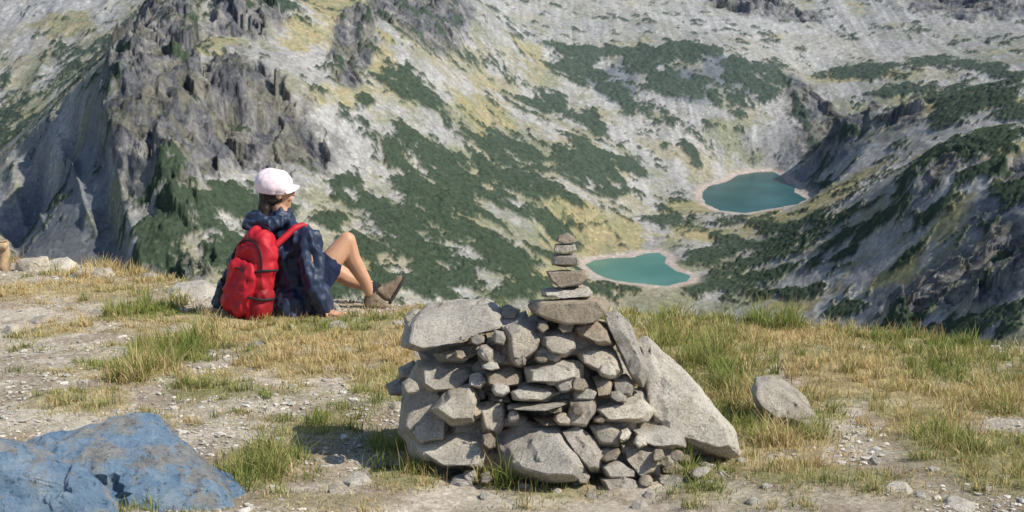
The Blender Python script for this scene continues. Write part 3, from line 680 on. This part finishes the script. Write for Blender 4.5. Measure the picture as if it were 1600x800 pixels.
def remesh(bm,name,vox,smooth=4,disp=None):
    me=bpy.data.meshes.new("t"); bm.to_mesh(me); bm.free()
    o=bpy.data.objects.new("t",me); COL.objects.link(o)
    r=o.modifiers.new("r",'REMESH'); r.mode='VOXEL'; r.voxel_size=vox
    if smooth: s=o.modifiers.new("s",'SMOOTH'); s.factor=.5; s.iterations=smooth
    dg=bpy.context.evaluated_depsgraph_get(); dg.update()
    m2=bpy.data.meshes.new_from_object(o.evaluated_get(dg)); m2.name=name
    bpy.data.objects.remove(o)
    if disp:
        nrm=[v.normal.copy() for v in m2.vertices]
        for v,n_ in zip(m2.vertices,nrm): v.co+=n_*disp(v.co,n_)
    for p in m2.polygons: p.use_smooth=True
    return m2
def part(me,name,mat,par,label=None):
    o=bpy.data.objects.new(name,me); COL.objects.link(o); me.materials.append(mat); o.parent=par
    if label: o["label"]=label
    return o
M_SKIN=mat_simple("tanned_skin",(.56,.31,.19),.55,.35,.08,20,.05,.002)
M_JACK=mat_simple("navy_jacket_cloth",(.020,.034,.072),.5,.45,.3,8,.3,.005)
M_SHORT=mat_simple("dark_shorts_cloth",(.015,.024,.06),.8,.2,.3,20,.3,.004)
M_RED=mat_simple("red_pack_nylon",(.47,.013,.024),.6,.35,.2,14,.4,.005)
M_RED2=mat_simple("dark_red_pack_nylon",(.30,.010,.018),.6,.35,.2,20,.3,.004)
M_BLACK=mat_simple("black_webbing",(.018,.018,.02),.7,.3,.2,60,.2,.002)
M_HAT=mat_simple("pale_pink_cap_cloth",(.84,.70,.74),.85,.15,.14,70,.4,.003)
M_HAIR=mat_simple("dark_brown_hair",(.028,.017,.012),.6,.4,.4,80,.5,.003)
M_BOOT=mat_simple("brown_boot_suede",(.22,.165,.115),.85,.2,.3,40,.3,.003)
M_SOLE=mat_simple("boot_sole_rubber",(.05,.045,.04),.8,.3,.3,40,.2,.002)
M_SOCK=mat_simple("dark_sock",(.03,.03,.035),.9,.1,.3,60,.3,.002)
M_LENS=mat_simple("sunglasses_plastic",(.01,.01,.012),.15,.6,.1,10,0)
Hd=Vector((.92,.39,0)).normalized(); Hs=Vector((Hd.y,-Hd.x,0))
HX=axes(Hs,Hd,Up)
Hc=Vector((-.055,.03,.745))
def hp(s,f,u): return Hc+Hs*s+Hd*f+Up*u
rS=Vector((.15,-.11,.485)); rE=Vector((.185,-.20,.25)); rW=Vector((.25,-.17,.055))
lS=Vector((-.15,.11,.485)); lE=Vector((-.32,.03,.28)); lW=Vector((-.41,-.06,.075))
rH=Vector((.11,-.03,.13)); rK=Vector((.355,.11,.43)); rA=Vector((.49,.19,.05))
lH=Vector((.02,.12,.11)); lK=Vector((.25,.34,.18)); lA=Vector((.53,.36,.035))
bm=bmesh.new()
ball(bm,(.05,.02,.13),.13,(1,.95,.9)); ball(bm,(.03,.01,.26),.12); ball(bm,(0,0,.40),.13,(1.1,.9,1)); chain(bm,[lS,(0,0,.50),rS],[.055,.08,.055])
chain(bm,[(-.02,.01,.52),(-.035,.02,.62),Hc+Vector((-.01,0,-.03))],[.06,.052,.055])
ball(bm,hp(0,-.01,.03),.1,(.76,.95,1.02),HX); ball(bm,hp(0,.025,-.035),.07,(.85,.95,1.0),HX); ball(bm,hp(0,.055,-.082),.03,(1,1,.8),HX)
chain(bm,[hp(0,.088,.02),hp(0,.108,-.018)],[.010,.013],1); ball(bm,hp(0,.088,-.045),.016,(1.4,.8,.5),HX,1); ball(bm,hp(0,.086,-.058),.015,(1.3,.8,.5),HX,1)
for sgn in (-1,1):
    ball(bm,hp(sgn*.075,-.005,.0),.03,(.35,.7,1.1),HX,1); ball(bm,hp(sgn*.03,.078,.012),.014,sub=1); ball(bm,hp(sgn*.035,.06,-.025),.03,sub=1)
for a,b_,c in ((rS,rE,rW),(lS,lE,lW)): chain(bm,[a,b_,c],[.055,.042,.03])
for a,b_,c in ((rH,rK,rA),(lH,lK,lA)):
    mid=b_.lerp(c,.3)+Vector((-.018,0,-.008)); chain(bm,[a,a.lerp(b_,.5),b_,mid,b_.lerp(c,.7),c],[.092,.078,.056,.057,.042,.034])
for wri,dirv,side,up in ((rW,Vector((.75,-.45,-.15)).normalized(),1,1),(lW,Vector((-.75,-.55,-.1)).normalized(),-1,1)):
    sv=dirv.cross(Up).normalized()
    gzl=float(gz(O.x+wri.x+dirv.x*.06,O.y+wri.y+dirv.y*.06))-O.z
    palm=Vector((wri.x,wri.y,0))+dirv*.055; palm.z=gzl+.024
    chain(bm,[wri,Vector((wri.x,wri.y,gzl+.04))+dirv*.01],[.03,.026])
    for q in (-.028,-.01,.01,.028): chain(bm,[Vector((wri.x,wri.y,gzl+.032))+dirv*.01+sv*q*.6,palm+dirv*.025+sv*q],[.015,.012],1)
    for q,L in ((-.033,.058),(-.011,.074),(.011,.08),(.033,.068)):
        b0=palm+dirv*.03+sv*q; k1=b0+dirv*L*.45+sv*q*.15+Up*.012; k2=b0+dirv*L*.8+sv*q*.25-Up*.004; k3=b0+dirv*L+sv*q*.28-Up*.016
        chain(bm,[b0,k1,k2,k3],[.0095,.009,.008,.007],1)
    b0=palm-dirv*.03+sv*.03*side; chain(bm,[b0,b0+sv*.028*side+dirv*.022,b0+sv*.036*side+dirv*.05-Up*.01],[.013,.010,.008],1)
me=remesh(bm,"person",.0065,3)
person=bpy.data.objects.new("person",me); COL.objects.link(person); me.materials.append(M_SKIN); person.location=O
person["label"]="seated hiker in navy jacket and pale cap, leaning back"; person["category"]="person"
def wr(sc_,amp):
    def f(p,n_):
        q=Vector((p.x*sc_,p.y*sc_,p.z*sc_*.75)); return (abs(mn.noise(q))-.25)*amp*-1.6+mn.noise(q*2.7)*amp*.35
    return f
bm=bmesh.new()
chain(bm,[(.055,.02,.09),(.03,.01,.24),(.0,0,.38)],[.165,.155,.15]); chain(bm,[lS,(-.01,0,.50),rS],[.078,.10,.074])
chain(bm,[(-.02,.01,.52),(-.035,.025,.60)],[.09,.072])
chain(bm,[rS,rE,rE.lerp(rW,.5)+Vector((.0,-.01,0)),rW+Vector((-.005,0,.0))],[.076,.070,.064,.050]); chain(bm,[lS,lE,lW],[.080,.070,.05])
ball(bm,(.12,-.10,.10),.12,(1.0,.8,.95)); ball(bm,(.15,-.05,.20),.10,(.8,.8,1.3)); ball(bm,(.04,-.12,.08),.12); ball(bm,(.19,-.11,.05),.075,(1.5,1,.8))
jk=remesh(bm,"jacket",.007,3,wr(11,.030)); part(jk,"jacket",M_JACK,person)
bm=bmesh.new()
for k in range(30):
    a=k/29*2*math.pi; p=Vector((-.085,-.01,.585))+Rv*(.115*math.cos(a))+Fv*(.09*math.sin(a))+Up*(-.012*math.sin(a)+.012*math.cos(3*a))
    ball(bm,p,.030+.018*max(0,-math.sin(a)))
ball(bm,Vector((-.17,-.07,.575)),.062,(1.5,1,.75)); ball(bm,(-.11,-.09,.555),.058,(1.4,1,.8)); ball(bm,(-.20,-.03,.61),.035,(1.2,1,.9))
part(remesh(bm,"hood",.006,3,wr(15,.022)),"hood",M_JACK,person)
bm=bmesh.new(); ball(bm,(.07,.02,.12),.15,(1.05,1,.9)); chain(bm,[rH,rH.lerp(rK,.5)],[.115,.094]); chain(bm,[lH,lH.lerp(lK,.5)],[.115,.1])
part(remesh(bm,"shorts",.008,3,wr(14,.008)),"shorts",M_SHORT,person)
bm=bmesh.new()
bmesh.ops.create_uvsphere(bm,u_segments=48,v_segments=28,radius=1)
tilt=Matrix.Rotation(math.radians(-8),3,'X')
for v in bm.verts:
    z=v.co.z
    if z<-.45: v.co.z=-.45
    ang=math.atan2(v.co.y,v.co.x)
    seam=-.025*max(0,1-min((ang/(math.pi/3))%1,1-(ang/(math.pi/3))%1)*12)
    k=1.0+seam+.07*mn.noise(Vector((v.co.x*2.2,v.co.y*2.2,v.co.z*2.2+4)))+.04*mn.noise(Vector((v.co.x*5,v.co.y*5,v.co.z*5+9)))
    zz_=v.co.z; top_=.098*(abs(zz_)**.8)*(1 if zz_>0 else -1)
    if zz_<-.15: k*=.96
    v.co=Vector((v.co.x*.103*k,v.co.y*.116*k,top_*k)); v.co=tilt@v.co
    v.co=HX@v.co+hp(0,-.020,.055)
part(to_me(bm,"cap"),"cap",M_HAT,person,"pale pink-white peaked cap")
capo=bpy.data.objects["cap"]
bm=bmesh.new(); top=[];bot=[]
NA=20
g1=[]
for j in range(6):
    row=[]
    for i in range(NA+1):
        a=math.radians(-66+132*i/NA); rad=.096+.056*j/5*math.cos(a*.9)
        p=hp(math.sin(a)*rad*.88,math.cos(a)*rad-.012,.050-.012*(j/5)-.03*abs(math.sin(a))**2)
        row.append(p)
    g1.append(row)
for dz,store in ((0,top),(-.005,bot)):
    for row in g1: store.append([bm.verts.new(p+Up*dz) for p in row])
for j in range(5):
    for i in range(NA):
        bm.faces.new((top[j][i],top[j][i+1],top[j+1][i+1],top[j+1][i])); bm.faces.new((bot[j][i],bot[j+1][i],bot[j+1][i+1],bot[j][i+1]))
for i in range(NA): bm.faces.new((top[5][i],top[5][i+1],bot[5][i+1],bot[5][i]))
part(to_me(bm,"brim"),"brim",M_HAT,capo)
bm=bmesh.new(); ball(bm,hp(0,-.03,.0),.095,(.86,.85,.9),HX); ball(bm,hp(0,-.07,-.05),.05,(1.1,.8,1),HX)
for s in (-.03,.03): chain(bm,[hp(s,-.075,-.06),hp(s*1.3,-.09,-.11),hp(s*1.5,-.085,-.15)],[.03,.026,.012])
part(remesh(bm,"hair",.006,2,wr(30,.008)),"hair",M_HAIR,person)
bm=bmesh.new()
for s in (-.033,.033): ball(bm,hp(s,.094,.014),.024,(1.15,.35,.85),HX)
chain(bm,[hp(-.03,.1,.018),hp(.03,.1,.018)],[.004,.004],1)
for s in (-1,1): chain(bm,[hp(s*.055,.09,.018),hp(s*.078,.04,.016),hp(s*.08,-.01,.012)],[.005,.004,.004],1)
part(remesh(bm,"sunglasses",.0035,1),"sunglasses",M_LENS,person)
def boot(ank,toe,upv,kk=.80):
    toe=toe.normalized(); upv=(upv-toe*upv.dot(toe)).normalized(); sd=toe.cross(upv)
    R=axes(sd,toe,upv)
    q=lambda s,f,u: ank+(sd*s+toe*f+upv*u)*kk
    bm=bmesh.new(); chain(bm,[q(0,-.01,.05),q(0,-.012,0),q(0,-.02,-.05)],[.05*kk,.048*kk,.042*kk])
    chain(bm,[q(0,-.02,-.05),q(0,.07,-.052),q(0,.15,-.06)],[.042*kk,.042*kk,.034*kk]); chain(bm,[q(0,.0,.01),q(0,.08,-.03)],[.042*kk,.036*kk])
    b_=part(remesh(bm,"boot",.006,3,wr(25,.004)),"boot",M_BOOT,person,"brown hiking boot")
    bm=bmesh.new()
    for f,wd in ((-.055,.03),(-.03,.037),(0,.037),(.03,.036),(.06,.04),(.09,.043),(.12,.043),(.15,.039),(.175,.028)):
        box(bm,q(0,f,-.095),(wd*2*kk,.04*kk,.026*kk),R)
    part(remesh(bm,"sole",.005,2),"sole",M_SOLE,b_)
    bm=bmesh.new()
    for i in range(5):
        f=.02+.022*i; chain(bm,[q(-.025,f,.012-.012*i+.02),q(0,f+.004,.028-.013*i),q(.025,f,.012-.012*i+.02)],[.004,.004,.004],1)
    part(remesh(bm,"lace",.003,1),"lace",M_SOCK,b_)
    bm=bmesh.new(); chain(bm,[q(0,-.008,.05),q(0,-.005,.09)],[.05*kk,.045*kk]); part(remesh(bm,"sock",.006,2),"sock",M_SOCK,person)
gR=float(gz(O.x+rA.x,O.y+rA.y))-O.z
boot(Vector((rA.x,rA.y,gR+.070)),Vector((.88,.30,-.22)),Vector((-.1,0,1)),.76)
boot(lA+Vector((.02,0,.0)),Vector((.46,.25,.74)),Vector((-1,0,.6)),.78)
# backpack
Tl=Matrix.Rotation(math.radians(12),3,Rv)
if (Tl@Up).dot(Fv)<0: Tl=Matrix.Rotation(math.radians(-12),3,Rv)
rs=1
if (Matrix.Rotation(math.radians(10),3,Fv)@Up).dot(Rv)<0: rs=-1
roll=Matrix.Rotation(math.radians(11*rs),3,Fv)
PF=(Tl@Fv); PU=(roll@(Tl@Up)); PR=PF.cross(PU).normalized(); PU=PR.cross(PF).normalized()
PX=axes(PR,PF,PU)
Pc=Vector((-.180,-.190,.305))
q=lambda r,f,u: Pc+PR*r*1.0+PF*f+PU*u
bm=bmesh.new()
for u,wd,dp,r in ((-.20,.155,.085,.10),(-.12,.170,.092,.12),(-.04,.165,.09,.12),(.04,.155,.085,.12),(.12,.132,.078,.11),(.18,.105,.066,.09)):
    for s in (-.45,0,.45): ball(bm,q(s*wd*.9,0,u),1,(wd*.62,dp,r),PX,3)
box(bm,q(0,.02,-.06),(.24,.10,.36),PX)
pk=remesh(bm,"backpack",.008,16,wr(9,.028))
pack=bpy.data.objects.new("backpack",pk); COL.objects.link(pack); pk.materials.append(M_RED); pack.location=O
pack["label"]="red hiking backpack with black straps worn by seated hiker"; pack["category"]="backpack"
bm=bmesh.new()
for u,r in ((-.19,.08),(-.12,.09),(-.05,.09),(.0,.07)):
    for s in (-.05,0,.05): ball(bm,q(s,-.078,u),1,(.065,.048,r),PX,3)
part(remesh(bm,"front_pocket",.008,8,wr(12,.018)),"front_pocket",M_RED,pack)
for s in (-1,1):
    bm=bmesh.new(); ball(bm,q(s*.150,-.005,-.18),1,(.048,.075,.10),PX,3); ball(bm,q(s*.150,-.005,-.11),1,(.043,.07,.07),PX,3); part(remesh(bm,"side_pocket",.008,6,wr(16,.010)),"side_pocket",M_BLACK if s<0 else M_RED2,pack)
def tubep(name,pts,r,mat,flat=None):
    P=[Vector(p) for p in pts]; R=[]
    for i in range(len(P)-1):
        p0=P[max(i-1,0)];p1=P[i];p2=P[i+1];p3=P[min(i+2,len(P)-1)]
        for k in range(6):
            t=k/6; R.append(.5*((2*p1)+(p2-p0)*t+(2*p0-5*p1+4*p2-p3)*t*t+(3*p1-p0-3*p2+p3)*t**3))
    R.append(P[-1]); me=tube_me(name,R,[r]*len(R),8); return part(me,name,mat,pack)
tubep("zipper",[q(-.130,-.055,-.02),q(-.122,-.070,.09),q(-.075,-.074,.17),q(0,-.077,.195),q(.075,-.074,.17),q(.122,-.070,.09),q(.130,-.055,-.02)],.006,M_BLACK)
tubep("zipper",[q(-.085,-.110,-.05),q(-.07,-.116,.0),q(0,-.118,.02),q(.07,-.116,.0),q(.085,-.110,-.05)],.005,M_BLACK)
for s in (-1,1):
    tubep("compression_strap",[q(s*.165,.03,.07),q(s*.150,-.050,.06),q(s*.10,-.088,.035)],.008,M_BLACK)
    tubep("compression_strap",[q(s*.195,.03,-.10),q(s*.185,-.06,-.11),q(s*.115,-.108,-.12)],.008,M_BLACK)
tubep("grab_handle",[q(-.03,.03,.235),q(-.025,.02,.275),q(.025,.02,.275),q(.03,.03,.235)],.009,M_BLACK)
def strap(pts,w,mat):
    bm=bmesh.new()
    chain(bm,pts,[w]*len(pts)); part(remesh(bm,"shoulder_strap",.007,3),"shoulder_strap",mat,pack)
strap([q(.08,.05,.20),rS*.6+Vector((-.02,-.05,.27)),rS*.75+Vector((0,.0,.205)),rS*.8+Vector((.045,.08,.10))],.022,M_RED)
strap([q(-.08,.05,.20),lS*.7+Vector((-.02,-.06,.25)),lS*.8+Vector((0,.03,.19))],.022,M_RED)
print("done")
